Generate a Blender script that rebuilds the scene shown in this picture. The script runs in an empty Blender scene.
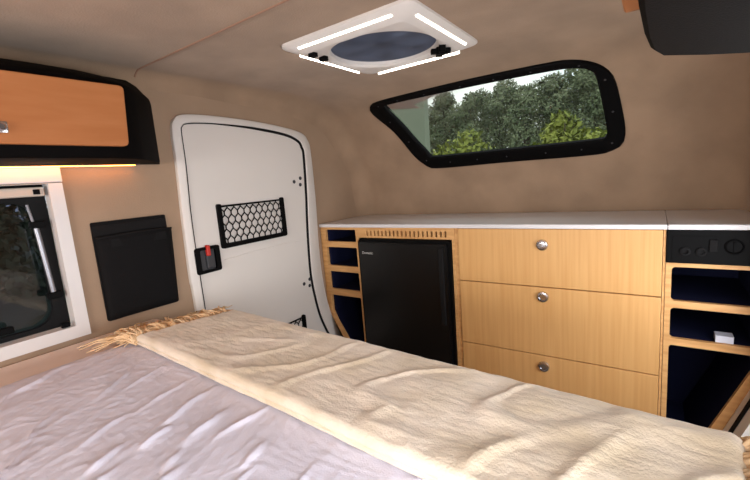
import bpy, bmesh, math, random
from mathutils import Vector, Matrix, noise
random.seed(7)
OZ = 0.95                      # floor is z=0; all numbers below are metres with z measured from eye height
XL, XR = -1.327, 0.25          # side walls
COL = bpy.context.scene.collection
ZERO = Vector((0, 0, 0))

# ------------------------------------------------------------------ materials
def srgb(r, g, b):
    def f(c):
        c /= 255.0
        return c / 12.92 if c <= 0.04045 else ((c + 0.055) / 1.055) ** 2.4
    return (f(r), f(g), f(b), 1.0)

def mat(name, rgb, rough=0.5, metal=0.0, spec=0.5, emis=None, estr=0.0, var=0.0, vscale=8.0,
        bump=0.0, bscale=60.0, stretch=(1, 1, 1), sheen=0.0, rgb2=None, detail=4.0, ramp=(0.35, 0.65), coat=0.0):
    m = bpy.data.materials.new(name); m.use_nodes = True
    nt = m.node_tree; b = nt.nodes['Principled BSDF']
    c = srgb(*rgb)
    b.inputs['Base Color'].default_value = c
    b.inputs['Roughness'].default_value = rough
    b.inputs['Metallic'].default_value = metal
    b.inputs['Specular IOR Level'].default_value = spec
    b.inputs['Coat Weight'].default_value = coat
    if sheen: b.inputs['Sheen Weight'].default_value = sheen
    if emis:
        b.inputs['Emission Color'].default_value = srgb(*emis); b.inputs['Emission Strength'].default_value = estr
    if var or bump:
        tc = nt.nodes.new('ShaderNodeTexCoord'); mp = nt.nodes.new('ShaderNodeMapping')
        mp.inputs['Scale'].default_value = stretch
        nt.links.new(tc.outputs['Object'], mp.inputs['Vector'])
    if var:
        n = nt.nodes.new('ShaderNodeTexNoise'); n.inputs['Scale'].default_value = vscale; n.inputs['Detail'].default_value = detail
        nt.links.new(mp.outputs['Vector'], n.inputs['Vector'])
        r = nt.nodes.new('ShaderNodeValToRGB')
        c2 = srgb(*rgb2) if rgb2 else tuple([max(0, x * (1 - var)) for x in c[:3]] + [1])
        r.color_ramp.elements[0].color = c2; r.color_ramp.elements[1].color = c
        r.color_ramp.elements[0].position = ramp[0]; r.color_ramp.elements[1].position = ramp[1]
        nt.links.new(n.outputs['Fac'], r.inputs['Fac']); nt.links.new(r.outputs['Color'], b.inputs['Base Color'])
    if bump:
        n2 = nt.nodes.new('ShaderNodeTexNoise'); n2.inputs['Scale'].default_value = bscale; n2.inputs['Detail'].default_value = 3
        nt.links.new(mp.outputs['Vector'], n2.inputs['Vector'])
        bp = nt.nodes.new('ShaderNodeBump'); bp.inputs['Strength'].default_value = bump; bp.inputs['Distance'].default_value = 0.004
        nt.links.new(n2.outputs['Fac'], bp.inputs['Height']); nt.links.new(bp.outputs['Normal'], b.inputs['Normal'])
    return m

M = {}
M['fabric'] = mat('headliner_fabric', (168, 142, 118), 0.95, spec=0.1, var=0.20, vscale=6, bump=0.25, bscale=260, sheen=0.15)
M['wallfab'] = mat('wall_fabric', (168, 143, 120), 0.95, spec=0.1, var=0.08, vscale=7, bump=0.2, bscale=260)
M['seam'] = mat('seam_piping', (150, 114, 92), 0.8)
M['floor'] = mat('floor_vinyl', (120, 105, 90), 0.6, var=0.2, vscale=5)
M['white'] = mat('white_gelcoat', (226, 220, 214), 0.42, spec=0.4, var=0.03, vscale=3)
M['whitefr'] = mat('white_window_frame', (222, 218, 216), 0.4, spec=0.4, bump=0.03, bscale=300)
M['cassette'] = mat('blind_cassette', (190, 178, 165), 0.35)
M['black'] = mat('black_plastic', (8, 8, 9), 0.55, spec=0.08)
M['blackm'] = mat('black_matte_vinyl', (10, 8, 8), 0.7, spec=0.06, bump=0.1, bscale=400)
M['rubber'] = mat('black_rubber', (14, 14, 15), 0.7, spec=0.2)
M['fridge'] = mat('fridge_black', (12, 12, 13), 0.28, spec=0.4)
M['navy'] = mat('navy_lining', (20, 24, 52), 0.8, spec=0.15)
M['mesh'] = mat('black_mesh_fabric', (20, 19, 20), 0.85, spec=0.15, bump=0.5, bscale=500)
M['meshlt'] = mat('black_elastic_band', (20, 19, 20), 0.8, spec=0.2, bump=0.4, bscale=400)
M['chrome'] = mat('chrome', (200, 200, 205), 0.22, metal=1.0)
M['alu'] = mat('silver_tube', (140, 140, 146), 0.35, metal=0.9)
M['brass'] = mat('dark_lock_face', (110, 90, 70), 0.35, metal=1.0)
M['bamboo'] = mat('bamboo_ply', (220, 172, 112), 0.42, spec=0.35, var=0.3, vscale=9, stretch=(9, 9, 0.3), rgb2=(211, 160, 100), bump=0.04, bscale=80)
M['bambooh'] = mat('bamboo_ply_edge', (222, 174, 116), 0.45, spec=0.35, var=0.3, vscale=10, stretch=(1, 8, 8), rgb2=(204, 152, 96))
M['oakh'] = mat('overhead_door_ply', (178, 115, 70), 0.5, spec=0.25, var=0.3, vscale=5, stretch=(4, 1, 7), rgb2=(170, 106, 60))
M['laminate'] = mat('white_laminate', (222, 220, 222), 0.3, spec=0.5)
M['knob_red'] = mat('red_lever', (196, 40, 28), 0.4)
M['sheet'] = mat('white_sheet_cotton', (231, 229, 244), 0.9, spec=0.1, bump=0.25, bscale=420, var=0.04, vscale=6)
M['peach'] = mat('peach_mattress_cover', (253, 238, 230), 0.9, spec=0.1, var=0.06, vscale=10, bump=0.2, bscale=400)
M['blanket'] = mat('cream_fleece', (236, 220, 200), 0.97, spec=0.05, var=0.3, vscale=11, rgb2=(216, 197, 168), bump=0.35, bscale=260, sheen=0.4, detail=8)
M['fringe'] = mat('tan_fringe', (232, 203, 166), 0.95, spec=0.05, var=0.3, vscale=40, rgb2=(212, 172, 128))
M['paper'] = mat('white_card', (215, 218, 232), 0.5)
M['grey'] = mat('grey_plate', (52, 52, 56), 0.5)
M['logo'] = mat('silver_print', (190, 190, 190), 0.4)
M['led'] = mat('cool_led_diffuser', (255, 250, 240), 0.4, emis=(255, 246, 232), estr=6.0)
M['ledwarm'] = mat('warm_led_strip', (255, 190, 110), 0.4, emis=(255, 158, 70), estr=13.0)
M['leaf'] = mat('tree_leaves', (142, 148, 116), 0.85, spec=0.1, var=0.5, vscale=.6, rgb2=(100, 112, 82))
M['leafb'] = mat('shrub_leaves', (166, 170, 84), 0.7, spec=0.15, var=0.5, vscale=3, rgb2=(112, 124, 58))
M['bark'] = mat('bark', (78, 66, 54), 0.9, var=0.3, vscale=10)
M['grass'] = mat('grass', (96, 106, 84), 0.95, var=0.4, vscale=2, rgb2=(70, 84, 60))
M['shed'] = mat('grey_green_paint', (140, 148, 128), 0.8, var=0.08, vscale=3)

def glass(name, tint, refl, trans_rough=0.0):
    m = bpy.data.materials.new(name); m.use_nodes = True; nt = m.node_tree
    nt.nodes.clear(); out = nt.nodes.new('ShaderNodeOutputMaterial')
    t = nt.nodes.new('ShaderNodeBsdfTransparent'); t.inputs['Color'].default_value = tint
    g = nt.nodes.new('ShaderNodeBsdfGlossy'); g.inputs['Roughness'].default_value = trans_rough
    mx = nt.nodes.new('ShaderNodeMixShader'); fr = nt.nodes.new('ShaderNodeFresnel'); fr.inputs['IOR'].default_value = refl
    nt.links.new(fr.outputs['Fac'], mx.inputs['Fac']); nt.links.new(t.outputs[0], mx.inputs[1]); nt.links.new(g.outputs[0], mx.inputs[2])
    nt.links.new(mx.outputs[0], out.inputs['Surface']); return m
M['glass'] = glass('clear_acrylic', (0.80, 0.86, 0.80, 1), 1.4)
M['dark_glass'] = glass('tinted_acrylic', (0.34, 0.36, 0.42, 1), 1.7, 0.05)
M['dome'] = glass('smoked_dome', (0.35, 0.38, 0.46, 1), 1.4)
def screen_mat():
    m = bpy.data.materials.new('insect_screen'); m.use_nodes = True; nt = m.node_tree
    nt.nodes.clear(); out = nt.nodes.new('ShaderNodeOutputMaterial')
    t = nt.nodes.new('ShaderNodeBsdfTransparent'); d = nt.nodes.new('ShaderNodeBsdfDiffuse'); d.inputs['Color'].default_value = srgb(92, 94, 104)
    mx = nt.nodes.new('ShaderNodeMixShader'); mx.inputs['Fac'].default_value = 0.93
    tl = nt.nodes.new('ShaderNodeBsdfTranslucent'); tl.inputs['Color'].default_value = srgb(170, 175, 190); m2 = nt.nodes.new('ShaderNodeMixShader'); m2.inputs['Fac'].default_value = .5
    nt.links.new(d.outputs[0], m2.inputs[1]); nt.links.new(tl.outputs[0], m2.inputs[2])
    nt.links.new(t.outputs[0], mx.inputs[1]); nt.links.new(m2.outputs[0], mx.inputs[2]); nt.links.new(mx.outputs[0], out.inputs['Surface'])
    return m
M['screen'] = screen_mat()

# ------------------------------------------------------------------ object helpers
BASE = {}
def thing(name, label, cat, base=(0, 0, 0), group=None, kind=None):
    o = bpy.data.objects.new(name, None); o.empty_display_size = 0.05; COL.objects.link(o)
    b = Vector(base); o.location = b + Vector((0, 0, OZ)); BASE[o] = b
    if label: o['label'] = label
    if cat: o['category'] = cat
    if group: o['group'] = group
    if kind: o['kind'] = kind
    return o
def obj(name, bm, m, parent=None, base=None, smooth=False, label=None, cat=None, group=None, kind=None, autos=None):
    b = BASE[parent] if parent is not None else Vector(base if base is not None else (0, 0, 0))
    bmesh.ops.recalc_face_normals(bm, faces=bm.faces)
    bmesh.ops.translate(bm, verts=bm.verts, vec=-b)
    me = bpy.data.meshes.new(name); bm.to_mesh(me); bm.free()
    me.materials.append(m)
    if smooth or autos:
        for p in me.polygons: p.use_smooth = True
        if autos: me.set_sharp_from_angle(angle=math.radians(autos))
    o = bpy.data.objects.new(name, me); COL.objects.link(o)
    if parent is not None: o.parent = parent
    else: o.location = b + Vector((0, 0, OZ))
    BASE[o] = b
    for k, v in (('label', label), ('category', cat), ('group', group), ('kind', kind)):
        if v: o[k] = v
    return o
def struct(name, bm, m, parent=None, smooth=False, autos=None):
    return obj(name, bm, m, parent, smooth=smooth, autos=autos, kind=None if parent else 'structure')
def B(): return bmesh.new()
def box(bm, x0, x1, y0, y1, z0, z1, bev=0.0, seg=2):
    r = bmesh.ops.create_cube(bm, size=1.0); vs = r['verts']
    for v in vs:
        v.co = Vector((x0 + (v.co.x + .5) * (x1 - x0), y0 + (v.co.y + .5) * (y1 - y0), z0 + (v.co.z + .5) * (z1 - z0)))
    if bev:
        es = list({e for v in vs for e in v.link_edges})
        bmesh.ops.bevel(bm, geom=es, offset=bev, segments=seg, affect='EDGES', profile=0.5)
    return bm
def mapper(axis):   # (u,v,w) -> xyz ; axis = the extrusion axis
    if axis == 'x': return lambda u, v, w: Vector((w, u, v))      # u=y v=z
    if axis == 'y': return lambda u, v, w: Vector((u, w, v))      # u=x v=z
    return lambda u, v, w: Vector((u, v, w))                      # u=x v=y
def plate(bm, outer, holes, axis, w0, w1):
    f = mapper(axis) if isinstance(axis, str) else axis
    edges = []
    for loop in [outer] + list(holes):
        vs = [bm.verts.new(f(u, v, w0)) for u, v in loop]
        edges += [bm.edges.new((vs[i], vs[(i + 1) % len(vs)])) for i in range(len(vs))]
    r = bmesh.ops.triangle_fill(bm, use_beauty=True, use_dissolve=False, edges=edges)
    faces = [g for g in r['geom'] if isinstance(g, bmesh.types.BMFace)]
    e = bmesh.ops.extrude_face_region(bm, geom=faces)
    d = f(0, 0, w1) - f(0, 0, w0)
    bmesh.ops.translate(bm, verts=[g for g in e['geom'] if isinstance(g, bmesh.types.BMVert)], vec=d)
    return bm
def rrect(u0, u1, v0, v1, r, n=5):
    out = []
    for cx, cy, a in ((u1 - r, v1 - r, 0), (u0 + r, v1 - r, 90), (u0 + r, v0 + r, 180), (u1 - r, v0 + r, 270)):
        for i in range(n + 1):
            t = math.radians(a + 90 * i / n); out.append((cx + r * math.cos(t), cy + r * math.sin(t)))
    return out
def roundpoly(P, r, n=5):
    out = []
    for i in range(len(P)):
        p0, p1, p2 = Vector(P[i - 1]), Vector(P[i]), Vector(P[(i + 1) % len(P)])
        a, b = (p0 - p1), (p2 - p1); rr = min(r, a.length * .45, b.length * .45)
        a = p1 + a.normalized() * rr; b = p1 + b.normalized() * rr
        for k in range(n + 1):
            t = k / n; q = a.lerp(p1, t).lerp(p1.lerp(b, t), t); out.append((q.x, q.y))
    return out
def tube(bm, pts, r, n=8, cap=True, closed=False):
    pts = [Vector(p) for p in pts]; rings = []
    N = len(pts)
    for i, p in enumerate(pts):
        if closed: d = pts[(i + 1) % N] - pts[i - 1]
        else: d = pts[min(i + 1, N - 1)] - pts[max(i - 1, 0)]
        d.normalize(); up = Vector((0, 0, 1)) if abs(d.z) < .9 else Vector((1, 0, 0))
        s = d.cross(up).normalized(); t = s.cross(d)
        rad = r[i] if isinstance(r, (list, tuple)) else r
        rings.append([bm.verts.new(p + (s * math.cos(2 * math.pi * k / n) + t * math.sin(2 * math.pi * k / n)) * rad) for k in range(n)])
    for i in range(N if closed else N - 1):
        a, b = rings[i], rings[(i + 1) % N]
        for k in range(n): bm.faces.new((a[k], a[(k + 1) % n], b[(k + 1) % n], b[k]))
    if cap and not closed:
        bm.faces.new(rings[0]); bm.faces.new(list(reversed(rings[-1])))
    return bm
def lathe(bm, prof, origin, axis, n=24):   # prof: (radius, height along axis)
    axis = Vector(axis).normalized(); up = Vector((0, 0, 1)) if abs(axis.z) < .9 else Vector((1, 0, 0))
    s = axis.cross(up).normalized(); t = s.cross(axis); o = Vector(origin); rings = []
    for r, h in prof:
        if r < 1e-6: rings.append([bm.verts.new(o + axis * h)])
        else: rings.append([bm.verts.new(o + axis * h + (s * math.cos(2 * math.pi * k / n) + t * math.sin(2 * math.pi * k / n)) * r) for k in range(n)])
    for a, b in zip(rings, rings[1:]):
        for k in range(n):
            if len(a) == 1 and len(b) == 1: continue
            if len(a) == 1: bm.faces.new((a[0], b[k], b[(k + 1) % n]))
            elif len(b) == 1: bm.faces.new((a[k], a[(k + 1) % n], b[0]))
            else: bm.faces.new((a[k], a[(k + 1) % n], b[(k + 1) % n], b[k]))
    return bm
def catmull(P, n=6, closed=False):
    P = [Vector(p) for p in P]; out = []; N = len(P)
    for i in range(N if closed else N - 1):
        if closed: p0, p1, p2, p3 = P[i - 1], P[i], P[(i + 1) % N], P[(i + 2) % N]
        else: p0, p1, p2, p3 = P[max(i - 1, 0)], P[i], P[i + 1], P[min(i + 2, N - 1)]
        for k in range(n):
            t = k / n
            out.append(0.5 * ((2 * p1) + (p2 - p0) * t + (2 * p0 - 5 * p1 + 4 * p2 - p3) * t * t + (3 * p1 - p0 - 3 * p2 + p3) * t ** 3))
    if not closed: out.append(P[-1])
    return [tuple(q) for q in out]

# ------------------------------------------------------------------ shell: front wall + ceiling profile
PR = [(1.80, -.20), (1.785, -.1), (1.75, .05), (1.56, .30), (1.44, .355), (1.25, .382), (1.05, .385), (.65, .385)]
def hermite(P, n=24):
    P = [Vector(p) for p in P]; out = []
    for i in range(len(P) - 1):
        p1, p2 = P[i], P[i + 1]
        p0 = P[i - 1] if i else p1 * 2 - p2
        p3 = P[i + 2] if i + 2 < len(P) else P[-1]
        d = (p2 - p1).length
        m1 = (p2 - p0) / ((p2 - p1).length + (p1 - p0).length) * d
        m2 = (p3 - p1) / ((p3 - p2).length + (p2 - p1).length) * d
        for k in range(n):
            t = k / n
            out.append((2*t**3-3*t**2+1)*p1 + (t**3-2*t**2+t)*m1 + (-2*t**3+3*t**2)*p2 + (t**3-t**2)*m2)
    out.append(P[-1]); return out
CUR = hermite(PR); SS = [0.0]
for a, b in zip(CUR, CUR[1:]): SS.append(SS[-1] + (b - a).length)
def prof_at(s):
    if s <= 0: return Vector((1.80, -.20 + s)), Vector((0, 1))
    for i in range(len(CUR) - 1):
        if SS[i + 1] >= s or i == len(CUR) - 2:
            t = (s - SS[i]) / (SS[i + 1] - SS[i]); a, b = CUR[i], CUR[i + 1]
            t0 = (CUR[min(i + 1, len(CUR) - 1)] - CUR[max(i - 1, 0)]).normalized()
            t1 = (CUR[min(i + 2, len(CUR) - 1)] - CUR[i]).normalized()
            return a.lerp(b, t), t0.lerp(t1, t).normalized()
def surf(x, s, off=0.0, fillet=True):      # point on the shell; off = distance inwards
    p, t = prof_at(s); n = Vector((-t.y, t.x))      # inward normal (towards -y / -z)
    if n.x > 0.001 or (abs(n.x) <= .001 and n.y > 0): n = -n
    if n.y > 0.2: n = -n
    if fillet:
        r = 0.08 - .03 * min(1, max(0, (s - .8) / .5)); d = min(x - XL, XR - x)
        if d < r: off += r - math.sqrt(max(0, r * r - (r - max(d, 0)) ** 2))
    return Vector((x, p.x + n.x * off, p.y + n.y * off))
WIN_OUT = [(-1.066, 0.592), (-1.040, 0.622), (-0.991, 0.634), (-0.895, 0.641), (-0.569, 0.652), (-0.294, 0.646), (-0.224, 0.632), (-0.17, 0.6), (-0.130, 0.557), (-0.112, 0.508), (-0.096, 0.398), (-0.089, 0.31), (-0.101, 0.263), (-0.139, 0.24), (-0.206, 0.231), (-0.509, 0.233), (-0.848, 0.233), (-0.906, 0.256), (-0.952, 0.315), (-1.003, 0.450), (-1.058, 0.55)]
WIN_IN = [(-0.985, 0.590), (-0.975, 0.602), (-0.934, 0.607), (-0.585, 0.612), (-0.302, 0.607), (-0.217, 0.595), (-0.184, 0.575), (-0.168, 0.544), (-0.156, 0.441), (-0.146, 0.326), (-0.155, 0.303), (-0.19, 0.294), (-0.5, 0.293), (-0.83, 0.295), (-0.862, 0.310), (-0.905, 0.38), (-0.944, 0.480), (-0.978, 0.560)]
def inside(P, x, y):
    c = False; j = len(P) - 1
    for i in range(len(P)):
        if (P[i][1] > y) != (P[j][1] > y) and x < (P[j][0] - P[i][0]) * (y - P[i][1]) / (P[j][1] - P[i][1]) + P[i][0]: c = not c
        j = i
    return c
def outline(P, n):   # resample closed loop by angle about a centre so rings match
    cx = sum(p[0] for p in P) / len(P); cy = sum(p[1] for p in P) / len(P)
    Q = catmull([(p[0], p[1], 0) for p in P], 8, True)
    L = [0]
    for i in range(len(Q)): L.append(L[-1] + (Vector(Q[(i + 1) % len(Q)]) - Vector(Q[i])).length)
    out = []
    for k in range(n):
        d = L[-1] * k / n
        for i in range(len(Q)):
            if L[i + 1] >= d:
                a = Vector(Q[i]).lerp(Vector(Q[(i + 1) % len(Q)]), (d - L[i]) / max(1e-9, L[i + 1] - L[i])); break
        out.append((a.x, a.y))
    return out
MID = [((a[0] * 1.0), a[1]) for a in outline(WIN_OUT, 80)]
cxm = sum(p[0] for p in MID) / 80; cym = sum(p[1] for p in MID) / 80
HOLE = [(cxm + (p[0] - cxm) * 0.965, cym + (p[1] - cym) * 0.90) for p in MID]
VC = (-.655, 1.04)     # roof vent centre
xs = []
x = XL
for d in (0, .002, .006, .012, .02, .03, .042, .055, .067, .08, .095): xs.append(XL + d)
k = int((XR - XL - .11) / .012)
xs += [XL + .11 + (XR - XL - .22) * i / k for i in range(k + 1)]
for d in (.095, .08, .067, .055, .042, .03, .02, .012, .006, .002, 0): xs.append(XR - d)
def shell(s0, s1, ds):
    bm = B(); n = max(2, int((s1 - s0) / ds)); g = []
    for j in range(n + 1):
        s = s0 + (s1 - s0) * j / n; g.append([bm.verts.new(surf(xx, s)) for xx in xs])
    for j in range(n):
        sm = s0 + (s1 - s0) * (j + .5) / n
        for i in range(len(xs) - 1):
            xm = (xs[i] + xs[i + 1]) / 2
            if .2 < sm < .7 and inside(HOLE, xm, sm): continue
            p = surf(xm, sm)
            if sm > .8 and (p.x - VC[0]) ** 2 + (p.y - VC[1]) ** 2 < .158 ** 2: continue
            bm.faces.new((g[j][i], g[j][i + 1], g[j + 1][i + 1], g[j + 1][i]))
    return bm
SEND = SS[-1]
struct('wall_front', shell(-.75, .80, .012), M['fabric'], smooth=True)
struct('ceiling', shell(.80, SEND, .012), M['fabric'], smooth=True)
bm = B()
g = []
for y in (.65, .2, -.3, -.8, -1.3):
    row = []
    for xx in xs:
        d = min(xx - XL, XR - xx); r = .05; off = r - math.sqrt(max(0, r * r - (r - max(d, 0)) ** 2)) if d < r else 0
        row.append(bm.verts.new(Vector((xx, y, .383 - off))))
    g.append(row)
for a, b in zip(g, g[1:]):
    for i in range(len(xs) - 1): bm.faces.new((a[i], a[i + 1], b[i + 1], b[i]))
struct('ceiling', bm, M['fabric'], smooth=True)
bm = B()
tube(bm, [(xx, .65, .3835 - (.05 - math.sqrt(max(0, .05**2 - (.05 - max(min(xx - XL, XR - xx), 0))**2)) if min(xx - XL, XR - xx) < .05 else 0)) for xx in xs if .012 < xx - XL < XR - XL - .012], .0032, 6)
struct('trim_1', bm, M['seam'])

side = [(1.80, -.95)] + [(p.x, p.y) for p in CUR[::4]] + [(.65, .385), (-1.3, .385), (-1.3, -.95)]
WY0, WY1, WZ0, WZ1 = -.40, .385, -.345, .055
struct('wall_left', plate(B(), side, [[(WY0, WZ0), (WY1, WZ0), (WY1, WZ1), (WY0, WZ1)]], 'x', XL, XL - .03), M['wallfab'])
# right side: window and side door stand open to the daylight
struct('wall_right', plate(B(), side, [rrect(-.40, .385, -.34, .055, .04), rrect(.79, 1.29, -.90, .22, .08)], 'x', XR, XR + .03), M['wallfab'])
bm = B(); box(bm, XL - .03, XR + .03, -1.3, 1.80, -1.0, -.95); struct('floor', bm, M['floor'])
struct('wall_rear', plate(B(), [(XL, -.95), (XR, -.95), (XR, .385), (XL, .385)], [rrect(-1.05, .0, -.30, .16, .05)], 'y', -1.30, -1.33), M['wallfab'])  # unseen end wall; its opening is invented to let the rear fill in
# lower right wall bulges in beside the cabinet (white moulding round the door opening)
bm = B(); plate(bm, [(.25, -.605), (.1765, -.81), (.135, -.95), (.25, -.95)], [], 'y', 1.372, 1.795); tr = struct('trim_2', bm, M['white'])
bm = B(); plate(bm, [(.246, -.605), (.1725, -.81), (.132, -.95), (.246, -.95)], [], 'y', 1.352, 1.372); struct('seal', bm, M['rubber'], tr)
bm = B(); plate(bm, [(.25, -.605), (.1765, -.81), (.135, -.95), (.25, -.95)], [], 'y', 1.30, 1.352); struct('moulding', bm, M['white'], tr)

# ------------------------------------------------------------------ front window
w = thing('window_1', None, None, (-.6, 1.70, .15), kind='structure')
NO = 96
def align(P, n, x0):
    Q = outline(P, n); i0 = min(range(n), key=lambda i: (Q[i][0] - x0[0]) ** 2 + (Q[i][1] - x0[1]) ** 2); return Q[i0:] + Q[:i0]
OUT = align(WIN_OUT, NO, (-1.066, .592)); INN0 = outline(WIN_IN, 400)
INN = []
# match each outer point with nearest inner point, keeping order
for p in OUT:
    q = min(INN0, key=lambda q: (q[0] - p[0]) ** 2 + (q[1] - p[1]) ** 2); INN.append(q)
bm = B(); rings = []
def lerp2(a, b, t): return (a[0] + (b[0] - a[0]) * t, a[1] + (b[1] - a[1]) * t)
for t, off in ((0, -.01), (0, .007), (.08, .011), (.9, .011), (1.0, .006), (1.0, -.008)):
    rings.append([bm.verts.new(surf(*lerp2(OUT[i], INN[i], t), off, False)) for i in range(NO)])
for a, b in zip(rings, rings[1:]):
    for i in range(NO): bm.faces.new((a[i], a[(i + 1) % NO], b[(i + 1) % NO], b[i]))
bmesh.ops.remove_doubles(bm, verts=bm.verts, dist=1e-5)
struct('window_frame', bm, M['black'], w, autos=35)
bm = B()
c = bm.verts.new(surf(-.56, .45, -.005, False)); ring1 = []
for t in (.35, .7, 1.0):
    ring1.append([bm.verts.new(surf(-.56 + (q[0] + .56) * t * (1.004), .45 + (q[1] - .45) * t * 1.01, -.005, False)) for q in INN])
for i in range(NO):
    bm.faces.new((c, ring1[0][i], ring1[0][(i + 1) % NO]))
    for a, b in zip(ring1, ring1[1:]): bm.faces.new((a[i], b[i], b[(i + 1) % NO], a[(i + 1) % NO]))
bmesh.ops.remove_doubles(bm, verts=bm.verts, dist=1e-5)
struct('pane', bm, M['glass'], w, smooth=True)
MIDL = [lerp2(OUT[i], INN[i], .5) for i in range(NO)]
for k in range(18):
    q = MIDL[int(k * NO / 18) + 2]
    p, t = prof_at(q[1]); o = surf(*q, .0105, False); n = (surf(*q, .02, False) - surf(*q, 0, False)).normalized()
    struct('screw', lathe(B(), [(.0, .002), (.003, .0015), (.0042, 0), (.0042, -.002)], o, n, 10), M['grey'], w)

# ------------------------------------------------------------------ left window
w = thing('window_2', None, None, (XL, .1, -.15), kind='structure')
struct('window_frame', plate(B(), [(-.45, -.374), (.4145, -.374), (.4145, .056), (-.45, .056)], [[(-.40, -.340), (.383, -.340), (.383, .055), (-.40, .055)]], 'x', XL - .03, XL + .010), M['whitefr'], w)
bm = B(); box(bm, XL, XL + .012, -.45, .4165, .058, .101, .003); struct('top_trim', bm, M['whitefr'], w)
bm = B(); box(bm, XL - .022, XL + .004, -.40, .374, .024, .048, .003); cs = struct('blind_cassette', bm, M['cassette'], w)
bm = B(); box(bm, XL - .002, XL + .0075, .350, .364, .029, .042, .001); struct('end_clip', bm, M['black'], cs)
bm = B(); box(bm, XL - .006, XL + .006, .352, .372, -.338, -.325, .002); struct('corner_clip', bm, M['black'], w)
# gasket with rounded glass
hole = rrect(-.37, .352, -.328, .012, .05, 8)
struct('gasket', plate(B(), [(-.40, -.345), (.383, -.345), (.383, .055), (-.40, .055)], [hole], 'x', XL - .050, XL - .032), M['rubber'], w, autos=30)
bm = B(); plate(bm, rrect(-.385, .366, -.34, .02, .06, 8), [], 'x', XL - .062, XL - .056); struct('pane', bm, M['dark_glass'], w)
bm = B(); tube(bm, [(XL - .018, .346, -.045), (XL - .014, .350, -.14), (XL - .012, .354, -.235)], .0065, 10); st = struct('stay_arm', bm, M['alu'], w, autos=40)
bm = B(); tube(bm, [(XL - .020, .338, .004), (XL - .018, .344, -.05)], .0035, 8); struct('stay_rod', bm, M['alu'], st, autos=40)
for z in (-.05, -.245, -.155): 
    bm = B(); box(bm, XL - .028, XL - .006, .335 + (-.05 - z) * .03, .366 + (-.05 - z) * .03, z - .009, z + .009, .002)
    if z != -.155: struct('stay_joint', bm, M['black'], st)
    else: bm.free()
bm = B(); box(bm, XL - .030, XL - .012, .1, .26, -.318, -.300, .003); struct('latch_bar', bm, M['black'], w)

# ------------------------------------------------------------------ side door (left)
d = thing('door_1', None, None, (XL, 1.05, -.95), kind='structure')
DO = [(.742, -.945), (.740, -.389), (.736, -.295), (.740, -.1), (.748, .1), (.749, .205), (.760, .247), (.795, .268), (.904, .273), (1.085, .267), (1.25, .252), (1.355, .232), (1.392, .200), (1.404, .14), (1.405, -.087), (1.396, -.30), (1.402, -.48), (1.43, -.63), (1.50, -.80), (1.60, -.945)]
DS = [(.775, -.90), (.771, -.35), (.770, -.1), (.779, .1), (.780, .205), (.786, .229), (.810, .240), (.899, .246), (1.081, .243), (1.25, .226), (1.33, .200), (1.352, .170), (1.360, .13), (1.350, -.05), (1.336, -.201), (1.326, -.40), (1.338, -.53), (1.365, -.65), (1.418, -.775), (1.47, -.90)]
def inset(P, dd):
    out = []; n = len(P)
    area = sum(P[i - 1][0] * P[i][1] - P[i][0] * P[i - 1][1] for i in range(n))
    sg = 1 if area > 0 else -1
    for i in range(n):
        a, b, c = Vector(P[i - 1]), Vector(P[i]), Vector(P[(i + 1) % n])
        t = ((b - a).normalized() + (c - b).normalized()).normalized(); nn = Vector((-t.y, t.x)) * sg
        q = b + nn * dd; out.append((q.x, q.y))
    return out
def dens(P, n=5):
    Q = catmull([(a, b, 0) for a, b in P], n); return [(q[0], q[1]) for q in Q]
DO = [(a * .990, b * .990) for a, b in DO]; DS = [(a * .990, b * .990) for a, b in DS]
DOd, DSd = dens(DO), dens(DS)
def ringplate(bm, A, Bp, w0, w1, rnd=.0):
    rr = []
    for P, wv in ((A, w0), (A, w1 - rnd), (inset(A, rnd * 1.2) if rnd else A, w1), (inset(Bp, -rnd) if rnd else Bp, w1), (Bp, w1 - rnd), (Bp, w0)):
        rr.append([bm.verts.new(Vector((wv, p[0], p[1]))) for p in P])
    n = len(A)
    for a, b in zip(rr, rr[1:]):
        for i in range(n): bm.faces.new((a[i], a[(i + 1) % n], b[(i + 1) % n], b[i]))
    bmesh.ops.remove_doubles(bm, verts=bm.verts, dist=1e-6)
    return bm
struct('door_frame', ringplate(B(), DOd, DSd, XL - .002, XL + .018, .004), M['white'], d, autos=40)
DI = inset(DSd, .006)
# rubber seal: thin on the latch side, broad along the top and hinge side
bm = B(); SI = []
for i, p in enumerate(DSd):
    tt = .002 if (p[0] < .9) else min(.009, .002 + (p[0] - .9) * .03)
    q = inset(DSd, tt)[i]; SI.append(q)
ringplate(bm, inset(DSd, -.0005), SI, XL - .001, XL + .016)
struct('seal', bm, M['rubber'], d)
pn = B(); plate(pn, inset(SI, .0008), [], 'x', XL, XL + .011); leaf = struct('door_panel', pn, M['white'], d)
# moulded crease below the net pocket
bm = B(); tube(bm, catmull([(XL + .0105, .87, -.255), (XL + .0108, 1.0, -.248), (XL + .0105, 1.15, -.245), (XL + .0105, 1.31, -.250)], 5), .0022, 6); struct('crease', bm, M['white'], d, smooth=True)
# hinge screws
for (y, z) in ((1.268, .016), (1.308, .030), (1.304, .001), (1.262, -.452), (1.300, -.439), (1.296, -.469)):
    struct('hinge_bolt', lathe(B(), [(0, .004), (.006, .003), (.0085, 0), (.0085, -.003)], (XL + .0115, y, z), (1, 0, 0), 12), M['grey'], d, autos=40)
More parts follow.
